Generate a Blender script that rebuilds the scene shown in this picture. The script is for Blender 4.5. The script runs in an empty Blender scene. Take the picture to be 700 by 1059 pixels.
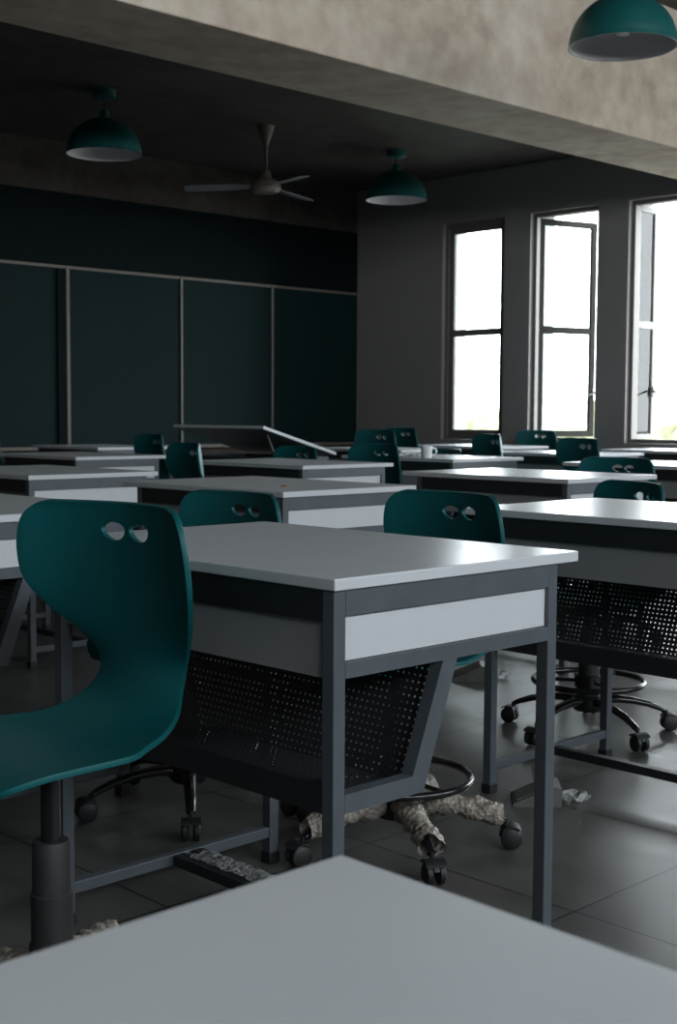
import bpy, bmesh, math, random
from mathutils import Vector, Matrix
S = 0.2557                      # scene unit -> metres
H = 4.05 * S                    # camera height above the floor
PI = math.pi
random.seed(7)
scene = bpy.context.scene
COL = scene.collection

# ------------------------------------------------------------------ materials
def new_mat(name):
    m = bpy.data.materials.new(name); m.use_nodes = True
    nt = m.node_tree; nt.nodes.clear()
    out = nt.nodes.new('ShaderNodeOutputMaterial')
    b = nt.nodes.new('ShaderNodeBsdfPrincipled')
    nt.links.new(b.outputs[0], out.inputs[0])
    return m, nt, b, out

def mat(name, col, rough=0.5, metal=0.0, var=0.12, scale=8.0, bump=0.0, spec=0.5, rvar=0.0, stretch=(1, 1, 1), coat=0.0):
    m, nt, b, out = new_mat(name)
    b.inputs['Metallic'].default_value = metal
    b.inputs['Roughness'].default_value = rough
    b.inputs['Specular IOR Level'].default_value = spec
    if coat: b.inputs['Coat Weight'].default_value = coat; b.inputs['Coat Roughness'].default_value = .15
    tc = nt.nodes.new('ShaderNodeTexCoord'); mp = nt.nodes.new('ShaderNodeMapping')
    mp.inputs['Scale'].default_value = stretch
    nt.links.new(tc.outputs['Object'], mp.inputs[0])
    n = nt.nodes.new('ShaderNodeTexNoise'); n.inputs['Scale'].default_value = scale; n.inputs['Detail'].default_value = 6
    nt.links.new(mp.outputs[0], n.inputs['Vector'])
    r = nt.nodes.new('ShaderNodeValToRGB')
    r.color_ramp.elements[0].position = .3; r.color_ramp.elements[1].position = .7
    r.color_ramp.elements[0].color = [c * (1 - var) for c in col] + [1]
    r.color_ramp.elements[1].color = [min(1, c * (1 + var)) for c in col] + [1]
    nt.links.new(n.outputs['Fac'], r.inputs[0]); nt.links.new(r.outputs[0], b.inputs['Base Color'])
    if rvar:
        mr = nt.nodes.new('ShaderNodeMapRange')
        mr.inputs['To Min'].default_value = max(0.02, rough - rvar); mr.inputs['To Max'].default_value = rough + rvar
        nt.links.new(n.outputs['Fac'], mr.inputs[0]); nt.links.new(mr.outputs[0], b.inputs['Roughness'])
    if bump:
        bp = nt.nodes.new('ShaderNodeBump'); bp.inputs['Strength'].default_value = bump; bp.inputs['Distance'].default_value = .01
        nt.links.new(n.outputs['Fac'], bp.inputs['Height']); nt.links.new(bp.outputs[0], b.inputs['Normal'])
    return m

def concrete(name, c0, c1, c2, scale=1.3, bump=.25, rough=.85):
    m, nt, b, out = new_mat(name)
    b.inputs['Roughness'].default_value = rough
    b.inputs['Specular IOR Level'].default_value = .25
    tc = nt.nodes.new('ShaderNodeTexCoord')
    n1 = nt.nodes.new('ShaderNodeTexNoise'); n1.inputs['Scale'].default_value = scale; n1.inputs['Detail'].default_value = 9; n1.inputs['Roughness'].default_value = .65; n1.inputs['Distortion'].default_value = .6
    n2 = nt.nodes.new('ShaderNodeTexNoise'); n2.inputs['Scale'].default_value = scale * 7; n2.inputs['Detail'].default_value = 8
    nt.links.new(tc.outputs['Object'], n1.inputs['Vector']); nt.links.new(tc.outputs['Object'], n2.inputs['Vector'])
    r = nt.nodes.new('ShaderNodeValToRGB')
    e = r.color_ramp.elements
    e[0].position = .28; e[0].color = (*c0, 1); e[1].position = .72; e[1].color = (*c2, 1)
    k = e.new(.48); k.color = (*c1, 1)
    nt.links.new(n1.outputs['Fac'], r.inputs[0])
    mx = nt.nodes.new('ShaderNodeMixRGB'); mx.blend_type = 'OVERLAY'; mx.inputs[0].default_value = .45
    nt.links.new(r.outputs[0], mx.inputs[1]); nt.links.new(n2.outputs['Fac'], mx.inputs[2])
    nt.links.new(mx.outputs[0], b.inputs['Base Color'])
    bp = nt.nodes.new('ShaderNodeBump'); bp.inputs['Strength'].default_value = bump; bp.inputs['Distance'].default_value = .015
    nt.links.new(n2.outputs['Fac'], bp.inputs['Height']); nt.links.new(bp.outputs[0], b.inputs['Normal'])
    return m

def floor_mat():
    m, nt, b, out = new_mat('floor_tiles')
    tc = nt.nodes.new('ShaderNodeTexCoord')
    br = nt.nodes.new('ShaderNodeTexBrick')
    br.offset = 0.0; br.squash = 1.0
    br.inputs['Scale'].default_value = 1.0
    br.inputs['Mortar Size'].default_value = .0035
    br.inputs['Mortar Smooth'].default_value = .3
    br.inputs['Brick Width'].default_value = .6; br.inputs['Row Height'].default_value = .6
    br.inputs['Color1'].default_value = (.078, .074, .07, 1); br.inputs['Color2'].default_value = (.092, .088, .083, 1)
    br.inputs['Mortar'].default_value = (.015, .015, .015, 1)
    mp = nt.nodes.new('ShaderNodeMapping'); mp.inputs['Location'].default_value = (.17, .21, 0)
    nt.links.new(tc.outputs['Object'], mp.inputs[0]); nt.links.new(mp.outputs[0], br.inputs['Vector'])
    n = nt.nodes.new('ShaderNodeTexNoise'); n.inputs['Scale'].default_value = 2.2; n.inputs['Detail'].default_value = 9; n.inputs['Distortion'].default_value = 1.2
    mp2 = nt.nodes.new('ShaderNodeMapping'); mp2.inputs['Scale'].default_value = (2.2, 1, 1); mp2.inputs['Rotation'].default_value = (0, 0, .5)
    nt.links.new(tc.outputs['Object'], mp2.inputs[0]); nt.links.new(mp2.outputs[0], n.inputs['Vector'])
    mx = nt.nodes.new('ShaderNodeMixRGB'); mx.blend_type = 'OVERLAY'; mx.inputs[0].default_value = .55
    nt.links.new(br.outputs['Color'], mx.inputs[1]); nt.links.new(n.outputs['Fac'], mx.inputs[2])
    nt.links.new(mx.outputs[0], b.inputs['Base Color'])
    mr = nt.nodes.new('ShaderNodeMapRange'); mr.inputs['To Min'].default_value = .2; mr.inputs['To Max'].default_value = .5
    nt.links.new(n.outputs['Fac'], mr.inputs[0]); nt.links.new(mr.outputs[0], b.inputs['Roughness'])
    bp = nt.nodes.new('ShaderNodeBump'); bp.inputs['Strength'].default_value = .3; bp.inputs['Distance'].default_value = .003; bp.invert = True
    nt.links.new(br.outputs['Fac'], bp.inputs['Height']); nt.links.new(bp.outputs[0], b.inputs['Normal'])
    return m

def perforated_mat():
    m, nt, b, out = new_mat('perforated_steel')
    b.inputs['Base Color'].default_value = (.022, .023, .025, 1); b.inputs['Roughness'].default_value = .45
    tc = nt.nodes.new('ShaderNodeTexCoord')
    uv = nt.nodes.new('ShaderNodeVectorMath'); uv.operation = 'MULTIPLY'
    uv.inputs[1].default_value = (1 / .0132, 1 / .0132, 0)
    nt.links.new(tc.outputs['UV'], uv.inputs[0])
    fr = nt.nodes.new('ShaderNodeVectorMath'); fr.operation = 'FRACTION'; nt.links.new(uv.outputs[0], fr.inputs[0])
    sb = nt.nodes.new('ShaderNodeVectorMath'); sb.operation = 'DISTANCE'; sb.inputs[1].default_value = (.5, .5, 0)
    nt.links.new(fr.outputs[0], sb.inputs[0])
    lt = nt.nodes.new('ShaderNodeMath'); lt.operation = 'LESS_THAN'; lt.inputs[1].default_value = .165
    nt.links.new(sb.outputs['Value'], lt.inputs[0])
    tr = nt.nodes.new('ShaderNodeBsdfTransparent')
    mx = nt.nodes.new('ShaderNodeMixShader')
    nt.links.new(lt.outputs[0], mx.inputs[0]); nt.links.new(b.outputs[0], mx.inputs[1]); nt.links.new(tr.outputs[0], mx.inputs[2])
    nt.links.new(mx.outputs[0], out.inputs[0])
    return m

def glass_mat():
    m, nt, b, out = new_mat('window_glass')
    nt.nodes.remove(b)
    tr = nt.nodes.new('ShaderNodeBsdfTransparent'); tr.inputs[0].default_value = (.95, .97, .97, 1)
    gl = nt.nodes.new('ShaderNodeBsdfGlossy'); gl.inputs['Roughness'].default_value = .03
    fr = nt.nodes.new('ShaderNodeFresnel'); fr.inputs[0].default_value = 1.35
    mx = nt.nodes.new('ShaderNodeMixShader')
    nt.links.new(fr.outputs[0], mx.inputs[0]); nt.links.new(tr.outputs[0], mx.inputs[1]); nt.links.new(gl.outputs[0], mx.inputs[2])
    nt.links.new(mx.outputs[0], out.inputs[0])
    return m

def film_mat(name, col, alpha):
    m, nt, b, out = new_mat(name)
    b.inputs['Roughness'].default_value = .35
    tc = nt.nodes.new('ShaderNodeTexCoord')
    vo = nt.nodes.new('ShaderNodeTexVoronoi'); vo.inputs['Scale'].default_value = 95
    nt.links.new(tc.outputs['Object'], vo.inputs['Vector'])
    n = nt.nodes.new('ShaderNodeTexNoise'); n.inputs['Scale'].default_value = 24; n.inputs['Detail'].default_value = 6
    nt.links.new(tc.outputs['Object'], n.inputs['Vector'])
    r = nt.nodes.new('ShaderNodeValToRGB')
    r.color_ramp.elements[0].position = .32; r.color_ramp.elements[0].color = [c * .35 for c in col] + [1]
    r.color_ramp.elements[1].position = .68; r.color_ramp.elements[1].color = [*col, 1]
    nt.links.new(n.outputs['Fac'], r.inputs[0]); nt.links.new(r.outputs[0], b.inputs['Base Color'])
    bp = nt.nodes.new('ShaderNodeBump'); bp.inputs['Strength'].default_value = .9; bp.inputs['Distance'].default_value = .006
    nt.links.new(vo.outputs['Distance'], bp.inputs['Height']); nt.links.new(bp.outputs[0], b.inputs['Normal'])
    tr = nt.nodes.new('ShaderNodeBsdfTransparent')
    mx = nt.nodes.new('ShaderNodeMixShader'); mx.inputs[0].default_value = alpha
    nt.links.new(tr.outputs[0], mx.inputs[1]); nt.links.new(b.outputs[0], mx.inputs[2]); nt.links.new(mx.outputs[0], out.inputs[0])
    return m

M = dict(
    laminate=mat('grey_laminate', (.55, .57, .59), .27, var=.02, scale=9, spec=.5),
    panel_shaded=mat('shaded_side_laminate', (.24, .245, .25), .4, var=.03, scale=9),  # desk laminate again, darkened: shade on the long side put into the colour
    steel=mat('grey_painted_steel', (.075, .088, .1), .42, var=.08, scale=20, rvar=.06),
    dark_steel=mat('dark_painted_steel', (.016, .017, .019), .45, var=.1, scale=20),
    perf=perforated_mat(),
    rubber=mat('black_rubber', (.012, .012, .013), .55, var=.2, scale=30),
    black=mat('black_plastic', (.013, .013, .014), .35, var=.15, scale=20, rvar=.08),
    gloss_black=mat('gloss_black_enamel', (.01, .01, .011), .18, var=.1, scale=20),
    cover=mat('dusty_black_plastic', (.02, .02, .021), .6, var=.35, scale=18, rvar=.15),
    teal=mat('teal_plastic', (.002, .088, .095), .48, var=.06, scale=14, spec=.32, rvar=.05),
    lamp=mat('teal_enamel', (.008, .1, .1), .4, var=.08, scale=9, rvar=.04),
    lamp_in=mat('white_enamel', (.66, .64, .67), .5, var=.03, scale=8),
    beam=concrete('beam_plaster', (.42, .335, .265), (.58, .49, .405), (.7, .62, .535), 1.1),
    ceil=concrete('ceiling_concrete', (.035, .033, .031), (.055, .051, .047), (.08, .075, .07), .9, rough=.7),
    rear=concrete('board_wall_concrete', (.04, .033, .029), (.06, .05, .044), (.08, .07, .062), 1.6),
    paint=mat('grey_wall_paint', (.27, .252, .248), .6, var=.05, scale=1.4, bump=.05),
    reveal=mat('pale_plaster', (.6, .6, .6), .8, var=.06, scale=5, bump=.1),
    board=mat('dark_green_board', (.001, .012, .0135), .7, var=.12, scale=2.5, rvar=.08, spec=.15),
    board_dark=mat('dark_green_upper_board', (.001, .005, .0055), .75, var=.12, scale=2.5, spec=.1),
    alu=mat('aged_aluminium', (.12, .102, .09), .5, metal=.1, var=.1, scale=10),
    frame=mat('window_frame_paint', (.15, .138, .128), .5, var=.08, scale=12),
    sash_backlit=mat('sash_backlit', (.02, .019, .018), .85, var=.08, scale=12, spec=.08),  # darker copy of the frame paint, backlit look of one sash in its colour
    white_frame=mat('pale_sash_paint', (.5, .5, .49), .45, var=.05, scale=12),
    floor=floor_mat(), glass=glass_mat(),
    wrap=film_mat('bubble_wrap_film', (.5, .44, .37), .9),
    film=film_mat('clear_torn_film', (.7, .72, .72), .55),
    mug=mat('white_ceramic', (.8, .8, .8), .3, var=.02),
    paper=mat('white_paper', (.75, .75, .74), .8, var=.04, scale=12),
    grey_paper=mat('grey_paper', (.2, .2, .195), .8, var=.1, scale=12),
    fan=mat('aged_fan_paint', (.16, .135, .12), .5, var=.15, scale=9),
    fan_blade=mat('fan_blade_paint', (.17, .19, .21), .5, var=.08, scale=9),
    box_lid=mat('dull_floor_box_steel', (.13, .125, .115), .5, metal=.2, var=.25, scale=14),
    orange=mat('orange_scrap', (.5, .13, .02), .7, var=.1),
    ground=mat('pale_ground', (.16, .16, .13), .9, var=.12, scale=.8),
    hedge=mat('pale_foliage', (.17, .175, .1), .9, var=.4, scale=5),
)

# ------------------------------------------------------------------ mesh helpers
def obj(name, bm, m, parent=None, smooth=None, loc=None):
    me = bpy.data.meshes.new(name); bm.normal_update(); bm.to_mesh(me); bm.free()
    me.materials.append(M[m])
    if smooth is not None:
        me.polygons.foreach_set('use_smooth', [True] * len(me.polygons)); me.set_sharp_from_angle(angle=math.radians(smooth))
    o = bpy.data.objects.new(name, me); COL.objects.link(o)
    if parent: o.parent = parent
    if loc: o.location = loc
    return o

def add_box(bm, a, b, bevel=0.0, mtx=None):
    r = bmesh.ops.create_cube(bm, size=1)
    vs = r['verts']
    c = [(a[i] + b[i]) / 2 for i in range(3)]; s = [abs(b[i] - a[i]) for i in range(3)]
    for v in vs: v.co = Vector((v.co.x * s[0] + c[0], v.co.y * s[1] + c[1], v.co.z * s[2] + c[2]))
    if bevel:
        es = list({e for v in vs for e in v.link_edges})
        rb = bmesh.ops.bevel(bm, geom=es, offset=bevel, segments=2, affect='EDGES', profile=.5)
        vs = list({v for f in rb['faces'] for v in f.verts} | {v for v in vs if v.is_valid})
    if mtx is not None:
        for v in vs: v.co = mtx @ v.co
    return vs

def box(a, b, bevel=0.0):
    bm = bmesh.new(); add_box(bm, a, b, bevel); return bm

def add_lathe(bm, prof, n=32, center=(0, 0, 0), cap=True):
    rings = []
    for r, z in prof:
        if r < 1e-6: rings.append([bm.verts.new((center[0], center[1], center[2] + z))])
        else: rings.append([bm.verts.new((center[0] + r * math.cos(2 * PI * k / n), center[1] + r * math.sin(2 * PI * k / n), center[2] + z)) for k in range(n)])
    for A, B in zip(rings, rings[1:]):
        for k in range(n):
            l = (k + 1) % n
            if len(A) == 1 and len(B) > 1: bm.faces.new((A[0], B[l], B[k]))
            elif len(B) == 1 and len(A) > 1: bm.faces.new((A[k], A[l], B[0]))
            elif len(A) > 1: bm.faces.new((A[k], A[l], B[l], B[k]))
    if cap:
        for R_ in (rings[0], rings[-1]):
            if len(R_) > 2: bm.faces.new(R_)
    bmesh.ops.recalc_face_normals(bm, faces=bm.faces)
    return bm

def lathe(prof, n=32, center=(0, 0, 0), cap=True):
    return add_lathe(bmesh.new(), prof, n, center, cap)

def add_tube(bm, pts, rad, n=10, closed=False, flat=1.0, cap=True):
    pts = [Vector(p) for p in pts]; N = len(pts); rings = []
    rads = rad if isinstance(rad, (list, tuple)) else [rad] * N
    for i, p in enumerate(pts):
        if closed: t = pts[(i + 1) % N] - pts[i - 1]
        else: t = pts[min(i + 1, N - 1)] - pts[max(i - 1, 0)]
        t.normalize()
        up = Vector((0, 0, 1)) if abs(t.z) < .95 else Vector((1, 0, 0))
        a = t.cross(up).normalized(); b = a.cross(t).normalized()
        rings.append([bm.verts.new(p + a * rads[i] * math.cos(2 * PI * k / n) + b * rads[i] * flat * math.sin(2 * PI * k / n)) for k in range(n)])
    for i in range(N if closed else N - 1):
        A = rings[i]; B = rings[(i + 1) % N]
        for k in range(n): bm.faces.new((A[k], A[(k + 1) % n], B[(k + 1) % n], B[k]))
    if not closed and cap: bm.faces.new(rings[0]); bm.faces.new(rings[-1])
    bmesh.ops.recalc_face_normals(bm, faces=bm.faces)
    return bm

def tube(pts, rad, **k): return add_tube(bmesh.new(), pts, rad, **k)

def add_prism(bm, poly, axis, a, b):
    """extrude a 2D polygon; axis 'x'|'y'|'z' is the extrusion axis"""
    def P(u, v, w): return {'x': (w, u, v), 'y': (u, w, v), 'z': (u, v, w)}[axis]
    A = [bm.verts.new(P(u, v, a)) for u, v in poly]; B = [bm.verts.new(P(u, v, b)) for u, v in poly]
    bm.faces.new(A); bm.faces.new(B)
    for k in range(len(poly)):
        l = (k + 1) % len(poly); bm.faces.new((A[k], A[l], B[l], B[k]))
    bmesh.ops.recalc_face_normals(bm, faces=bm.faces)
    return bm

def empty(name, loc=(0, 0, 0), rz=0.0):
    o = bpy.data.objects.new(name, None); COL.objects.link(o)
    o.location = loc; o.rotation_euler = (0, 0, rz); o.empty_display_size = .05
    return o

def tag(o, label, cat, group=None, kind=None):
    o['label'] = label; o['category'] = cat
    if group: o['group'] = group
    if kind: o['kind'] = kind
    return o

def struct(o, label=None):
    o['kind'] = 'structure'
    if label: o['label'] = label
    return o

def link_copy(o, parent, loc=None, rz=None):
    c = o.copy(); COL.objects.link(c); c.parent = parent
    if loc is not None: c.location = loc
    if rz is not None: c.rotation_euler = (0, 0, rz)
    return c

def copy_tree(o, parent=None):
    c = o.copy(); COL.objects.link(c); c.parent = parent
    for ch in list(o.children): copy_tree(ch, c)
    return c

# ------------------------------------------------------------------ room shell
XW, YB, ZC = 36.0 * S, 36.2 * S, H + 8.36 * S      # window wall, board wall, ceiling
X0, Y0 = -12 * S, -13 * S
ZN = H + 10.05 * S                                 # higher ceiling of the near bay
T = 1.35 * S                                       # thickness of window wall
struct(obj('floor', box((X0, Y0, -.1), (XW + T, YB + .2, 0)), 'floor'))
bm = box((X0, 20.92 * S - .01, ZC), (XW + T, YB + .2, ZC + .7)); add_box(bm, (X0, Y0, ZN), (XW + T, 18.48 * S + .01, ZN + .2))
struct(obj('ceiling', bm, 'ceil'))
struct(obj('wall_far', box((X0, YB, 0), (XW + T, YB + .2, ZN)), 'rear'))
struct(obj('wall_left', box((X0 - .2, Y0, 0), (X0, YB + .2, ZN)), 'paint'))
struct(obj('trim_1', box((X0, 18.48 * S, H + 6.7 * S), (XW, 20.92 * S, ZN + .2), .008), 'beam'), 'bare plastered concrete ceiling beam crossing the room')

# window wall with openings
W_TOP, W_BOT = H + 6.72 * S, H - .92 * S
w_op = [(29.04, 31.85), (25.2, 27.92), (21.3, 24.04), (17.4, 20.15), (12.9, 15.7), (8.4, 11.2), (3.9, 6.7)]
def window_wall(xa, xb):
    bm = bmesh.new()
    add_box(bm, (xa, Y0, 0), (xb, YB + .2, W_BOT)); add_box(bm, (xa, Y0, W_TOP), (xb, YB + .2, ZN))
    edges = [YB + .2] + [v * S for a, b in w_op for v in (b, a)] + [Y0]
    for k in range(0, len(edges), 2): add_box(bm, (xa, edges[k + 1], W_BOT), (xb, edges[k], W_TOP))
    return bm
struct(obj('wall_right', window_wall(XW, XW + .55 * S), 'paint'))
struct(obj('trim_2', window_wall(XW + .55 * S, XW + T), 'reveal'), 'pale outer reveal of the windows')

# back wall (behind the camera) with broad openings
b_op = [(-9, -1.5), (0, 8), (9.5, 17.5), (19, 27), (28.5, 34.5)]
BZ0, BZ1 = 2.3, 3.56
bm = bmesh.new()
add_box(bm, (X0, Y0 - .3, 0), (XW + T, Y0, BZ0)); add_box(bm, (X0, Y0 - .3, BZ1), (XW + T, Y0, ZN))
edges = [X0] + [v * S for ab in b_op for v in ab] + [XW + T]
for k in range(0, len(edges), 2): add_box(bm, (edges[k], Y0 - .3, BZ0), (edges[k + 1], Y0, BZ1))
struct(obj('wall_back', bm, 'paint'))

def portal(loc, rot, sx, sy):
    l = bpy.data.lights.new('portal', 'AREA'); l.shape = 'RECTANGLE'; l.size = sx; l.size_y = sy; l.cycles.is_portal = True
    o = bpy.data.objects.new('portal', l); COL.objects.link(o); o.location = loc; o.rotation_euler = rot
for a, b in w_op:
    portal((XW + T + .01, (a + b) / 2 * S, (W_TOP + W_BOT) / 2), (0, PI / 2, 0), W_TOP - W_BOT, (b - a) * S)
for a, b in b_op:
    portal(((a + b) / 2 * S, Y0 - .31, (BZ0 + BZ1) / 2), (PI / 2, 0, 0), (b - a) * S, BZ1 - BZ0)

# windows: frame > sash (> pane, handle)
def sash_frame(w, h, fw, d, mid, bar):
    bm = bmesh.new()                                # hinge edge at y=0, sash runs to -y
    add_box(bm, (0, -fw, 0), (d, 0, h), .004); add_box(bm, (0, -w, 0), (d, -w + fw, h), .004)
    add_box(bm, (0.001, -w + fw, 0), (d - .001, -fw, fw)); add_box(bm, (0.001, -w + fw, h - fw), (d - .001, -fw, h))
    add_box(bm, (0.001, -w + fw, mid - bar / 2), (d - .001, -fw, mid + bar / 2))
    return bm
for i, (a, b) in enumerate(w_op[:4]):
    ya, yb = a * S, b * S
    root = empty('window_%d' % (i + 1), (XW + .17 * S, yb, W_BOT)); struct(root)
    fh = W_TOP - W_BOT; fw = .035; wd = yb - ya
    bm = bmesh.new()
    g = .0015
    for p, q in (((0, -fw, g), (.055, -g, fh - g)), ((0, -wd + g, g), (.055, -wd + fw, fh - g)), ((.001, -wd + fw, g), (.054, -fw, fw)), ((.001, -wd + fw, fh - fw), (.054, -fw, fh - g))):
        add_box(bm, p, q, .003)
    obj('window_frame', bm, 'frame', root)
    sw, sh = wd - 2 * fw, fh - 2 * fw
    ang = [0, 74, 91, 91][i]
    if i > 1: sw = 1.12 * S                        # narrow leaf swung right open
    mid = (2.86 + .92) * S - fw
    o = obj('sash', sash_frame(sw, sh, .055 if i < 2 else .04, .035, mid, .06), 'sash_backlit' if i == 1 else 'frame', root, loc=(.02 if i == 0 else .045, -fw, fw))
    o.rotation_euler = (0, 0, math.radians(ang))
    obj('pane', box((.014, -sw + .03, .03), (.018, -.03, sh - .03)), 'glass', o)
    if i > 0:
        bm = bmesh.new()
        hz = (.75 + .92) * S - fw
        add_box(bm, (-.012, -sw + .012, hz - .04), (0, -sw + .036, hz + .04), .003)
        add_tube(bm, [(-.012, -sw + .024, hz), (-.045, -sw + .024, hz), (-.05, -sw + .05, hz - .01), (-.048, -sw + .12, hz - .03)], .008, n=8)
        obj('handle', bm, 'dark_steel', o, smooth=40)

# outdoors
struct(obj('ground', box((XW + T + .02, -60, -.5), (90, 90, -.3)), 'ground'))
bm = bmesh.new()
for k in range(46):
    y = 4 + k * 1.3 + random.uniform(-.3, .3); r_ = random.uniform(1.1, 1.7)
    mtx = Matrix.Translation((36 + random.uniform(-2, 2), y, .15)) @ Matrix.Diagonal((r_, r_, r_ * .78, 1))
    vs = bmesh.ops.create_icosphere(bm, subdivisions=3, radius=1, matrix=mtx)['verts']
    for v in vs: v.co += (v.co - mtx.translation) * random.uniform(-.14, .14)
tag(obj('hedge', bm, 'hedge', smooth=60), 'pale sunlit hedge in the distance outside the windows', 'hedge', kind='stuff')

# ------------------------------------------------------------------ board on the far wall
bd = empty('chalkboard', (0, YB, 0)); tag(bd, 'dark green board of four panels under a blank upper band on the far wall', 'board')
bx = [14.1, 18.6, 23.07, 27.53, 31.6, 35.93]
zl, zt, zb = H + 4.5 * S, H + 6.8 * S, H - 1.1 * S
for a, b in zip(bx, bx[1:]):
    obj('board_panel', box((a * S, -.03, zb), (b * S, -.002, zl)), 'board', bd)
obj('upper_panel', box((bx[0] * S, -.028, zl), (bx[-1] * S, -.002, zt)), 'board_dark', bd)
for k, x in enumerate(bx):
    w = .024 if k not in (2,) else .03
    obj('vertical_trim', box((x * S - w / 2, -.046, zb), (x * S + w / 2, -.031, zl + .013), .002), 'alu', bd)
    if k == 2: obj('panel_edge', box((x * S - .1, -.05, zb), (x * S - .018, -.031, zl - .014), .002), 'board_dark', bd)
for a, b in zip(bx, bx[1:]):
    obj('horizontal_trim', box((a * S + .016, -.044, zl - .012), (b * S - .016, -.031, zl + .012), .002), 'alu', bd)
obj('bottom_ledge', box((bx[0] * S, -.07, zb - .03), (bx[-1] * S, -.002, zb - .001), .003), 'alu', bd)

# ------------------------------------------------------------------ ceiling lamps
def make_lamp():
    root = empty('pendant_lamp')
    R_ = .25; out, inn = [], []
    for k in range(17):
        t = k / 16 * (PI / 2 - .1)
        out.append((R_ * math.cos(t), .235 * math.sin(t)))
    for k in range(16, -1, -1):
        t = k / 16 * (PI / 2 - .1)
        inn.append(((R_ - .006) * math.cos(t), .229 * math.sin(t)))
    obj('lamp_shade', lathe([(R_ - .004, -.004), (R_ + .002, -.004)] + out[:] + [(.024, .236), (0, .236)], 48, cap=False), 'lamp', root, smooth=40)
    obj('shade_lining', lathe([(R_ - .004, -.003)] + inn[::-1] + [(.02, .228), (0, .228)], 48, cap=False), 'lamp_in', root, smooth=40)
    bm = lathe([(.032, .232), (.034, .25), (.028, .285), (.016, .295), (0, .296)], 24, cap=False)
    obj('lamp_neck', bm, 'lamp', root, smooth=40)
    bm = lathe([(0, .05), (.03, .055), (.035, .1), (.052, .13), (.06, .16), (.052, .195), (.03, .215), (0, .22)], 24, cap=False)
    obj('bulb', bm, 'lamp_in', root, smooth=60)
    return root
lamp_p = make_lamp()
LAMPS = [(20.87, 14.15, 6.68, 'teal dome lamp in front of the concrete beam, at the upper right'),
         (31.3, 29.7, 6.82, 'dark teal dome lamp near the windows, to the right of the ceiling fan'),
         (20.1, 29.6, 6.72, 'dark teal dome lamp in the left of the far bay, left of the ceiling fan')]
for k, (x, y, z, lab) in enumerate(LAMPS):
    o = lamp_p if k == 0 else copy_tree(lamp_p)
    o.location = (x * S, y * S, H + z * S)
    tag(o, lab, 'lamp', 'dome lamps hung from the ceiling')
    top = (ZN if y < 18 else ZC) - (H + z * S)
    obj('cord', tube([(0, 0, .29), (0, 0, top - .045)], .006, n=8), 'rubber', o)
    obj('ceiling_rose', lathe([(0, top - .058), (.06, top - .056), (.078, top - .048), (.08, top - .0005), (0, top - .0005)], 24, cap=False), 'lamp', o, smooth=40)

# ceiling fan
fn = empty('ceiling_fan', (25.9 * S, 29.85 * S, 0)); tag(fn, 'dark ceiling fan with pale bell shaped canopy hanging between two dome lamps', 'ceiling fan')
obj('canopy', lathe([(.02, ZC - .15), (.03, ZC - .11), (.05, ZC - .06), (.065, ZC - .0005), (0, ZC - .0005)], 24, cap=False), 'fan', fn, smooth=40)
obj('down_rod', tube([(0, 0, ZC - .36), (0, 0, ZC - .13)], .014, n=10), 'fan', fn)
obj('motor_housing', lathe([(0, ZC - .5), (.09, ZC - .495), (.115, ZC - .47), (.115, ZC - .44), (.09, ZC - .41), (.045, ZC - .385), (.03, ZC - .33), (0, ZC - .33)], 32, cap=False), 'fan', fn, smooth=40)
a0 = -1.826
for k in range(3):
    bm = bmesh.new(); pl = []
    for s_, w in ((.1, .03), (.16, .04), (.24, .058), (.42, .064), (.56, .06), (.61, .045)):
        pl.append((s_, w))
    pts = [(s_, w) for s_, w in pl] + [(s_, -w) for s_, w in pl[::-1]]
    add_prism(bm, pts, 'z', 0, .006)
    for v in bm.verts: v.co.z += v.co.y * .16 - v.co.x * .03
    o = obj('fan_blade', bm, 'fan_blade', fn, loc=(0, 0, ZC - .45)); o.rotation_euler = (0, 0, a0 + k * 2 * PI / 3)

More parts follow.
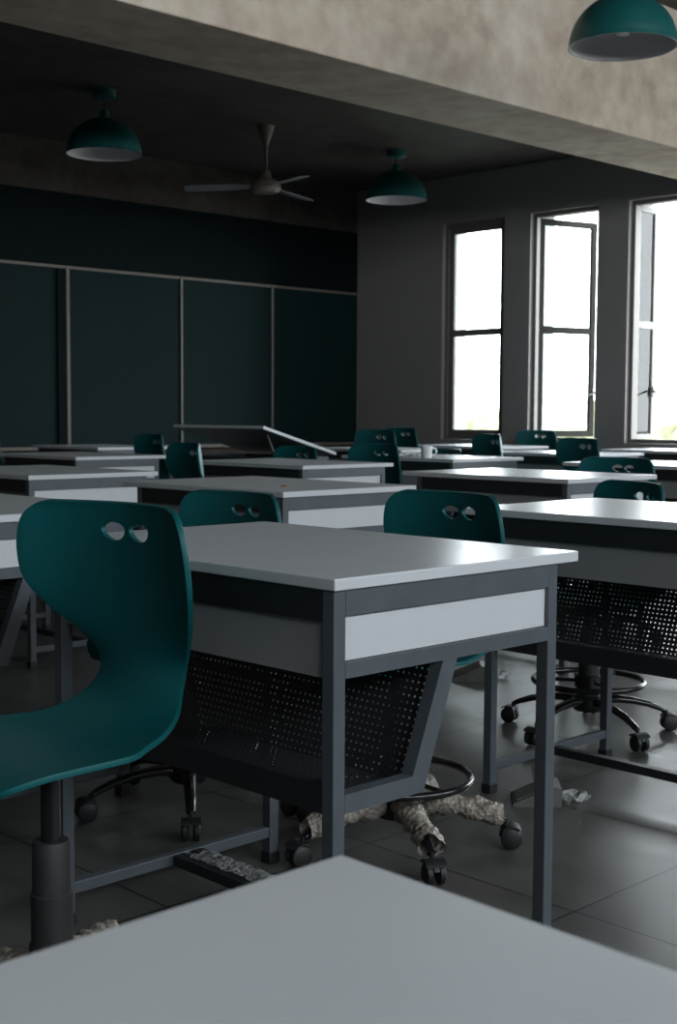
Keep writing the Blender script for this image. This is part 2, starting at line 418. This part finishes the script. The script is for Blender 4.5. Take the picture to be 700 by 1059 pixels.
# ------------------------------------------------------------------ desks
DW, DD, DH = 2.48 * S, 3.5 * S, 3.05 * S           # width, length, height
def sheet(corners, nu, nv):                        # quad with UV in metres
    bm = bmesh.new(); vs = [bm.verts.new(c) for c in corners]; f = bm.faces.new(vs)
    uv = bm.loops.layers.uv.new('UVMap')
    for lp, c in zip(f.loops, ((0, 0), (nu, 0), (nu, nv), (0, nv))): lp[uv].uv = c
    return bm
LW = .026; LX0, LX1 = .006, .58                    # leg width, outer faces in x
LY0, LY1 = .008, 3.17 * S                          # outer faces in y
z1, z2, z3, z4 = .718, .645, .619, .402            # rail heights
def make_desk():
    root = empty('desk')
    obj('tabletop', box((0, 0, DH - .0195), (DW, DD, DH), .0025), 'laminate', root)
    def rails(y0, y1):
        bm = bmesh.new(); a, b = LX0 + LW, LX1 - LW
        add_box(bm, (a, y0, z1), (b, y1, DH - .02))
        add_box(bm, (a, y0, z3), (b, y1, z2))
        add_prism(bm, [(.263, z3), (.3, z3), (.217, z4), (LX0 + LW, z4), (LX0 + LW, z4 + .031), (.19, z4 + .031)], 'y', y0, y1)
        return bm
    for (y0, y1) in ((LY0, LY0 + LW), (LY1 - LW, LY1)):
        obj('end_frame', rails(y0, y1), 'steel', root)
        ym = y0 + .008
        obj('end_panel', box((LX0 + LW + .001, ym, z2 + .001), (LX1 - LW - .001, y1 - .004, z1 - .001)), 'laminate', root)
        for x in (LX0, LX1 - LW):
            lg = obj('leg', box((x, y0, .004), (x + LW, y1, DH - .02), .0015), 'steel', root)
            obj('foot_cap', box((x - .003, y0 - .003, 0), (x + LW + .003, y1 + .003, .026), .002), 'rubber', lg)
        obj('floor_rail', box((LX0 + LW, y0 + .002, .062), (LX1 - LW, y1 - .002, .086), .0015), 'steel', root)
    ya, yb = LY0 + LW, LY1 - LW
    obj('side_rail', box((LX0 + .001, ya, .708), (LX0 + LW, yb, DH - .0205)), 'dark_steel', root)
    obj('side_rail', box((LX1 - LW, ya, .708), (LX1 - .001, yb, DH - .0205)), 'dark_steel', root)
    obj('side_panel', box((LX0 + .012, ya, .617), (LX0 + .024, yb, .708)), 'panel_shaded', root)
    obj('basket_front', box((LX0 + .001, ya, z4), (LX0 + LW, yb, z4 + .046)), 'dark_steel', root)
    xa, xb = .285, .205
    obj('basket_back', sheet([(xb, ya, z4 + .012), (xb, yb, z4 + .012), (xa, yb, z3), (xa, ya, z3)], yb - ya, math.hypot(xa - xb, z3 - z4)), 'perf', root)
    obj('basket_shelf', sheet([(LX0 + LW, ya, z4 + .012), (LX0 + LW, yb, z4 + .012), (xb, yb, z4 + .012), (xb, ya, z4 + .012)], yb - ya, xb - LX0 - LW), 'perf', root)
    obj('basket_edge', box((xa - .006, ya, z3 - .004), (xa + .018, yb, z3 + .02)), 'dark_steel', root)
    xm = (LX0 + LX1) / 2
    obj('stretcher', box((xm - .014, ya, .062), (xm + .014, yb, .086), .0015), 'dark_steel', root)
    return root
desk_p = make_desk()
DESKS = [
    (5.5, 5.7, 0, 'grey topped desk in the middle of the photo, its whole end frame in view'),
    (-.42, -1.39, 0, 'nearest grey desktop, its blurred corner filling the bottom of the photo'),
    (10.8, 5.75, 0, 'desk at the right edge of the photo, bright top over a long perforated metal basket'),
    (11.1, 12.45, 0, 'desk behind two teal chair backs, a tiny orange scrap on its top'),
    (5.75, 11.4, 0, 'desk directly behind the large teal chair at the left edge of the photo'),
    (16.7, 12.15, 0, 'desk with glossy bright top behind the bright right edge desk'),
    (21.9, 19.0, 0, 'far desk with a white cup standing on it'),
    (16.9, 18.4, 0, 'dark topped desk just in front of the desk whose top is tilted open'),
    (10.87, 18.14, 0, 'second desk back along the left side, behind the one nearest the large teal chair'),
    (16.07, 24.85, 0, 'third desk back along the left side, partly hiding the farthest one'),
    (20.8, 31.05, 0, 'farthest desk on the left, close to the dark green board'),
    (27.2, 19.2, 0, 'far right desk with bright top running behind the turned teal chair'),
    (22.6, 13.1, 0, 'bright topped desk at the far right edge, beside the chair with white hand holes'),
    (31.1, 25.2, 0, 'desk in front of the teal chair that stands under the middle window'),
    (26.1, 24.5, 0, 'far desk whose pale edge shows behind the white cup'),
    (31.9, 18.6, 0, 'desk against the wall under the right hand open window'),
    (20.4, 23.7, 0, 'desk with its top tilted open on a prop, below the green board'),
]
desk_objs = []
for k, (x, y, rz, lab) in enumerate(DESKS):
    o = desk_p if k == 0 else copy_tree(desk_p)
    o.location = (x * S, y * S, 0); tag(o, lab, 'desk', 'grey desks in rows'); desk_objs.append(o)
# the desk with the raised top: hinge along +x edge
kd = desk_objs[-1]; th = math.radians(15.5)
for ch in kd.children:
    if ch.name.startswith('tabletop'):
        ch.matrix_parent_inverse = Matrix.Identity(4)
        hinge = Vector((DW, 0, DH - .0195))
        ch.rotation_euler = (0, th, 0)
        ch.location = hinge - Matrix.Rotation(th, 3, 'Y') @ hinge + Vector((0, 0, .006))
        ch['label'] = 'tabletop propped open at a slant'
obj('tray', box((LX0 + LW + .001, LY0 + LW + .001, .70), (LX1 - LW - .001, LY1 - LW - .001, .706)), 'dark_steel', kd)
px_ = .2
obj('prop_strut', tube([(px_, .06, .706), (px_ - .09, .06, DH + (DW - px_ + .09) * math.sin(th) * 1.0 - .022)], .006, n=8), 'alu', kd)
# plastic film along the stretcher of the middle desk
hd = desk_objs[0]
xm = (LX0 + LX1) / 2
obj('stretcher', box((xm + .035, LY0 + LW, .062), (xm + .063, LY1 - LW, .086), .0015), 'dark_steel', hd)
bm = bmesh.new(); prev = None
for k in range(40):
    y = .15 + k * (LY1 - .2) / 40
    c = [bm.verts.new((xm + dx, y, .088 + dz + random.uniform(0, .005))) for dx, dz in ((-.002, 0), (.012, .006), (.024, -.004), (.036, .005), (.052, .001))]
    if prev:
        for a in range(4): bm.faces.new((prev[a], prev[a + 1], c[a + 1], c[a]))
    prev = c
obj('plastic_film', bm, 'film', hd, smooth=60)

# ------------------------------------------------------------------ chairs
PROF = [  # x (back +), z, half width, forward bow of the edges, lift of the edges
    (-.212, -.034, .120, 0, 0), (-.207, -.016, .150, 0, .002), (-.185, .000, .182, 0, .004), (-.13, .006, .2, 0, .008), (-.05, .002, .204, 0, .012),
    (.03, -.003, .198, .0, .014), (.085, -.003, .174, .004, .014), (.15, .006, .146, .004, .01), (.192, .032, .124, -.004, .004), (.212, .072, .105, -.014, 0),
    (.219, .112, .108, -.014, 0), (.220, .155, .138, .010, 0), (.217, .200, .180, .046, 0), (.213, .245, .207, .070, 0), (.209, .290, .212, .076, 0),
    (.204, .330, .207, .074, 0), (.200, .358, .196, .068, 0), (.197, .376, .177, .056, 0), (.195, .385, .146, .040, 0)]
def cat(t):
    n = len(PROF) - 1; f = min(max(t, 0), 1) * n; i = min(int(f), n - 1); u = f - i
    p0, p1, p2, p3 = PROF[max(i - 1, 0)], PROF[i], PROF[i + 1], PROF[min(i + 2, n)]
    return [.5 * (2 * b + (c - a) * u + (2 * a - 5 * b + 4 * c - d) * u * u + (3 * b - a - 3 * c + d) * u ** 3) for a, b, c, d in zip(p0, p1, p2, p3)]
def make_shell():
    bm = bmesh.new(); NT, NS = 110, 36; rows = []
    for i in range(NT + 1):
        x, z, hw, bow, lift = cat(i / NT); row = []
        for j in range(NS + 1):
            s = -1 + 2 * j / NS
            row.append(bm.verts.new((x - bow * s * s, s * hw, z + lift * s * s)))
        rows.append(row)
    for i in range(NT):
        for j in range(NS): bm.faces.new((rows[i][j], rows[i][j + 1], rows[i + 1][j + 1], rows[i + 1][j]))
    o = obj('seat_shell', bm, 'teal')
    cut = bmesh.new()
    for sgn in (-1, 1):                             # two hand holes, flat above and round below
        c = .032 * sgn; poly = []
        for k in range(24):
            t = 2 * PI * k / 24
            y = c + .0265 * math.cos(t); zz = .338 + (.020 if math.sin(t) < 0 else .012) * math.sin(t)
            poly.append((y, zz))
        add_prism(cut, poly, 'x', .1, .3)
    co = obj('cutter', cut, 'teal')
    m1 = o.modifiers.new('s', 'SOLIDIFY'); m1.thickness = .0095; m1.offset = 0
    m3 = o.modifiers.new('v', 'BEVEL'); m3.width = .003; m3.segments = 2; m3.limit_method = 'ANGLE'; m3.angle_limit = math.radians(50)
    m2 = o.modifiers.new('b', 'BOOLEAN'); m2.operation = 'DIFFERENCE'; m2.object = co; m2.solver = 'EXACT'
    dg = bpy.context.evaluated_depsgraph_get(); dg.update()
    me = bpy.data.meshes.new_from_object(o.evaluated_get(dg))
    o.modifiers.clear(); o.data = me; me.name = 'seat_shell'
    bpy.data.objects.remove(co)
    me.polygons.foreach_set('use_smooth', [True] * len(me.polygons)); me.set_sharp_from_angle(angle=math.radians(42))
    return o
RB = .262                                           # radius of the caster circle
shell = make_shell()
bm = bmesh.new()
add_box(bm, (-.1, -.075, -.03), (.1, .075, -.0075), .006); add_lathe(bm, [(.036, -.05), (.036, -.028), (0, -.028)], 16, (0, 0, 0))
add_tube(bm, [(.0, .06, -.03), (.0, .19, -.035)], .005, n=8); add_box(bm, (-.012, .185, -.042), (.012, .23, -.03), .003)
bracket = obj('seat_bracket', bm, 'black', smooth=40)
gas = obj('gas_rod', lathe([(0, 0), (.0165, 0), (.0165, .22), (0, .22)], 20, cap=False), 'gloss_black', smooth=40)
cover = obj('column_cover', lathe([(0, .1), (.037, .1), (.037, .168), (.034, .171), (.034, .252), (.031, .255), (.0305, .335), (.028, .34), (0, .34)], 28, cap=False), 'cover', smooth=40)
bm = tube([(.178 * math.cos(2 * PI * k / 56), .178 * math.sin(2 * PI * k / 56), .17) for k in range(56)], .0095, n=10, closed=True)
for k in range(3):
    a = 2 * PI * k / 3 + .5; add_tube(bm, [(.034 * math.cos(a), .034 * math.sin(a), .17), (.172 * math.cos(a), .172 * math.sin(a), .17)], .006, n=8)
add_lathe(bm, [(.046, .15), (.048, .19), (0.03, .193)], 24, cap=False)
ring = obj('foot_ring', bm, 'gloss_black', smooth=40)
hub = obj('base_hub', lathe([(0, .072), (.045, .074), (.056, .09), (.054, .115), (.042, .126), (0, .128)], 28, cap=False), 'black', smooth=40)
def arm_path(): return [(.03, 0, .105), (.09, 0, .109), (.15, 0, .102), (.2, 0, .09), (.24, 0, .075), (.258, 0, .066)]
arm = obj('base_arm', tube(arm_path(), [.021, .019, .0165, .0145, .0125, .011], n=12, flat=.72), 'gloss_black', smooth=50)
bm = bmesh.new()
add_tube(bm, [(RB, 0, .04), (RB, 0, .07)], .006, n=8)
for s_ in (-1, 1):
    vs0 = len(bm.verts); tmp = lathe([(0, -.009), (.019, -.009), (.0255, -.005), (.0255, .005), (.019, .009), (0, .009)], 20, cap=False)
    me = bpy.data.meshes.new('t'); tmp.to_mesh(me); tmp.free()
    me.transform(Matrix.Translation((RB + .012, s_ * .0145, .0265)) @ Matrix.Rotation(PI / 2, 4, 'X')); bm.from_mesh(me); bpy.data.meshes.remove(me)
add_prism(bm, [(RB - .017, .03), (RB - .013, .049), (RB + .006, .057), (RB + .028, .052), (RB + .036, .036), (RB + .02, .036)], 'y', -.006, .006)
add_prism(bm, [(RB - .012, .044), (RB - .004, .055), (RB + .012, .059), (RB + .03, .054), (RB + .036, .046), (RB + .028, .052), (RB + .012, .055)], 'y', -.024, .024)
caster = obj('caster', bm, 'rubber', smooth=40)
def make_wrap(seed):
    rnd = random.Random(seed); bm = bmesh.new(); rings = []; N = 34; n = 18; ph = rnd.uniform(0, 6)
    for i in range(N):
        u = i / (N - 1); x = .055 + .2 * u; z = .107 - .036 * max(0, u - .25) ** 1.2
        r_ = .031 + .003 * math.sin(u * 9 + ph) - .004 * u
        ring_ = []
        for k in range(n):
            a = 2 * PI * k / n
            rr = r_ * (1 + .13 * math.sin(3 * a + u * 22 + ph)) + rnd.uniform(-.0028, .0028)
            ring_.append(bm.verts.new((x, rr * math.cos(a), z + rr * .9 * math.sin(a))))
        rings.append(ring_)
    for A, B in zip(rings, rings[1:]):
        for k in range(n): bm.faces.new((A[k], A[(k + 1) % n], B[(k + 1) % n], B[k]))
    bmesh.ops.recalc_face_normals(bm, faces=bm.faces)
    return obj('plastic_wrapping', bm, 'wrap', smooth=70)
wraps = [make_wrap(s) for s in range(3)]
for w in wraps: w['label'] = 'crumpled bubble wrap'
protos = [shell, bracket, gas, cover, ring, hub, arm, caster] + wraps

# back-top x, y (scene units), z of the back top, turn, star angle, wrapped, label
CH = [
    (5.08, 7.27, -.60, 7, .62, True, 'large teal chair in the left foreground, seat turned to the left edge'),
    (9.63, 8.27, -.75, -6, -.82, True, 'teal chair behind the middle desk right end, base arms in bubble wrap'),
    (8.95, 10.62, -.83, 0, .3, False, 'teal chair back just right of the large foreground chair, above the middle desk'),
    (14.6, 9.43, -.86, -24, -1.92, False, 'low teal chair behind the bright right edge desk, on a shiny black star base'),
    (20.47, 13.68, -.78, 0, .2, False, 'teal chair with two bright white hand holes behind the second desk on the right'),
    (25.6, 18.15, -.555, -18, .5, False, 'tall turned teal chair left of the right hand window, its left side rounded'),
    (25.5, 20.77, -.5, -26, .1, False, 'narrow teal chair seen sideways below the left window'),
    (34.6, 26.3, -.53, 0, .7, False, 'teal chair directly below the middle window, glowing hand holes in its top'),
    (20.62, 19.93, -.66, -4, .3, False, 'dark teal chair behind the desk in front of the tilted top'),
    (24.6, 23.77, -.42, -6, .4, False, 'teal chair with a rounded top standing just right of the green board end'),
    (30.2, 28.15, -.45, -8, .9, False, 'farthest teal chair in the corner, peeking out right behind two others'),
    (20.9, 22.75, -.79, -4, .62, False, 'low teal chair half hidden beneath the tilted desktop'),
    (20.3, 27.64, -.57, -10, .15, False, 'teal chair back against the green board behind the left desks'),
    (15.43, 19.82, -.58, -16, .8, False, 'dark teal chair standing just left of the tilted desktop'),
    (26.85, 23.42, -.945, -10, .5, False, 'low dark chair top right behind the white mug'),
    (16.95, 30.0, -.73, 0, .5, False, 'sliver of a teal chair at the left photo edge before the green board'),
]
for k, (x, y, zt_, turn, star, wr, lab) in enumerate(CH):
    d = math.radians(turn); off = .195 if k else .165
    dx = .195 - off
    px, py = x * S - off * math.cos(d), y * S - off * math.sin(d)
    seat = H + zt_ * S - .385
    root = empty('chair', (px, py, 0), 0); tag(root, lab, 'chair', 'teal chairs on castors')
    root.rotation_euler = (0, 0, d)
    link_copy(shell, root, (-dx, 0, seat)); link_copy(bracket, root, (0, 0, seat))
    link_copy(gas, root, (0, 0, seat - .25)); link_copy(hub, root)
    if k: link_copy(ring, root)
    c = link_copy(cover, root)
    if seat - .05 < .345: c.scale = (1, 1, (seat - .055) / .345)
    for j in range(5):
        a = link_copy(arm, root, rz=star - d + j * 2 * PI / 5)
        link_copy(caster, a)
        if wr: link_copy(wraps[(j + k) % 3], a)
for o in protos: bpy.data.objects.remove(o)

# ------------------------------------------------------------------ small things
ZT = DH
mg = empty('mug', (21.95 * S + .02, 19.9 * S, ZT)); tag(mg, 'white mug standing on a far desk near the window corner', 'mug')
bm = lathe([(0, .001), (.026, .001), (.03, .006), (.034, .07), (.0315, .07), (.0275, .009), (0, .007)], 28, cap=False)
obj('mug_body', bm, 'mug', mg, smooth=50)
obj('handle', tube([(.03 * .74, -.03 * .68, .058), (.05 * .74, -.05 * .68, .056), (.058 * .74, -.058 * .68, .038), (.05 * .74, -.05 * .68, .02), (.029 * .74, -.029 * .68, .018)], .005, n=8), 'mug', mg, smooth=60)
def crumple(sx, sy, h, seed):
    rnd = random.Random(seed); bm = bmesh.new(); n = 8; g = []
    for i in range(n + 1):
        g.append([bm.verts.new(((i / n - .5) * sx + rnd.uniform(-.006, .006), (j / n - .5) * sy + rnd.uniform(-.006, .006), .001 + h * rnd.random())) for j in range(n + 1)])
    for i in range(n):
        for j in range(n): bm.faces.new((g[i][j], g[i + 1][j], g[i + 1][j + 1], g[i][j + 1]))
    return bm
tag(obj('crumpled_paper', crumple(.16, .13, .018, 3), 'paper', loc=(22.5 * S, 20.9 * S, ZT), smooth=20), 'crumpled white paper lying on the desk just left of the mug', 'paper')
tag(obj('paper_scrap', crumple(.012, .01, .006, 5), 'orange', loc=(11.89 * S, 13.31 * S, ZT)), 'tiny orange scrap on the desk behind the middle one', 'scrap')
PAP = [(21.05, 26.6, .16, .26, .6, 'flat grey paper at the left in the open desk under the tilted top'),
       (21.1, 25.75, .12, .2, .2, 'middle grey paper lying in the open desk under the tilted top'),
       (21.2, 24.9, .13, .22, -.3, 'grey paper nearest the prop in the open desk under the tilted top')]
for x, y, a, b, rz, lab in PAP:
    bm = crumple(a, b, .004, int(x * 100)); o = obj('paper_sheet', bm, 'grey_paper', loc=(x * S, y * S, .7085)); o.rotation_euler = (0, 0, rz)
    tag(o, lab, 'paper', 'papers in the open desk')
def floor_box(x, y, rz, s, lab, lab2):
    root = empty('floor_box', (x * S, y * S, 0), rz); tag(root, lab, 'floor box', 'floor boxes with torn wrapping')
    bm = bmesh.new(); add_prism(bm, [(-.07 * s, 0), (.07 * s, 0), (.07 * s, .055 * s), (.045 * s, .06 * s), (-.07 * s, .008)], 'y', -.06 * s, .06 * s)
    obj('box_body', bm, 'box_lid', root)
    bm = box((-.066 * s, -.05 * s, 0), (.05 * s, .05 * s, .003), .001)
    o = obj('lid', bm, 'box_lid', root, loc=(0, 0, .041 * s)); o.rotation_euler = (0, -.42, 0)
    d_ = Vector((math.cos(PI / 4), -math.sin(PI / 4), 0)) * .1 * s
    o2 = obj('torn_plastic', crumple(.11 * s, .07 * s, .032 * s, 11), 'film', loc=(x * S + d_.x, y * S + d_.y, 0), smooth=15); o2.rotation_euler = (0, 0, rz + .4)
    tag(o2, lab2, 'plastic scrap', 'torn plastic by the floor boxes')
floor_box(10.98, 8.33, .75 - PI / 2, .9, 'grey wedge shaped floor box on the tiles beside the middle desk right leg', 'torn clear plastic beside the nearer floor box')
floor_box(15.4, 13.0, .75 - PI / 2, 1.0, 'grey floor box farther back, seen beneath the middle desk', 'torn clear plastic beside the farther floor box')

# ------------------------------------------------------------------ light
w = bpy.data.worlds.new('overcast'); scene.world = w; w.use_nodes = True
nt = w.node_tree; bg = nt.nodes['Background']
tc = nt.nodes.new('ShaderNodeTexCoord'); sx = nt.nodes.new('ShaderNodeSeparateXYZ'); rp = nt.nodes.new('ShaderNodeValToRGB')
nt.links.new(tc.outputs['Generated'], sx.inputs[0]); nt.links.new(sx.outputs['Z'], rp.inputs[0])
rp.color_ramp.elements[0].position = 0; rp.color_ramp.elements[0].color = (.86, .92, .95, 1)
rp.color_ramp.elements[1].position = .5; rp.color_ramp.elements[1].color = (.85, .94, 1, 1)
nt.links.new(rp.outputs[0], bg.inputs['Color']); bg.inputs['Strength'].default_value = 14.0

# ------------------------------------------------------------------ camera
cam = bpy.data.cameras.new('camera'); co = bpy.data.objects.new('camera', cam); COL.objects.link(co)
cam.sensor_fit = 'VERTICAL'; cam.sensor_height = 36; cam.lens = 1369.5 / 1059 * 36; cam.clip_start = .02
r = Vector((0.71816401, -0.69585343, 0.00533484)); u = Vector((0.04816081, 0.05735004, 0.99719181)); f = Vector((0.69420529, 0.71589034, -0.0746996))
co.matrix_world = Matrix(((r.x, u.x, -f.x, 0), (r.y, u.y, -f.y, 0), (r.z, u.z, -f.z, H), (0, 0, 0, 1)))
cam.dof.use_dof = True; cam.dof.focus_distance = 2.25; cam.dof.aperture_fstop = 13
scene.camera = co
scene.view_settings.view_transform = 'Standard'
scene.view_settings.exposure = 0
scene.cycles.max_bounces = 8; scene.cycles.transparent_max_bounces = 16
scene.cycles.caustics_reflective = False; scene.cycles.caustics_refractive = False
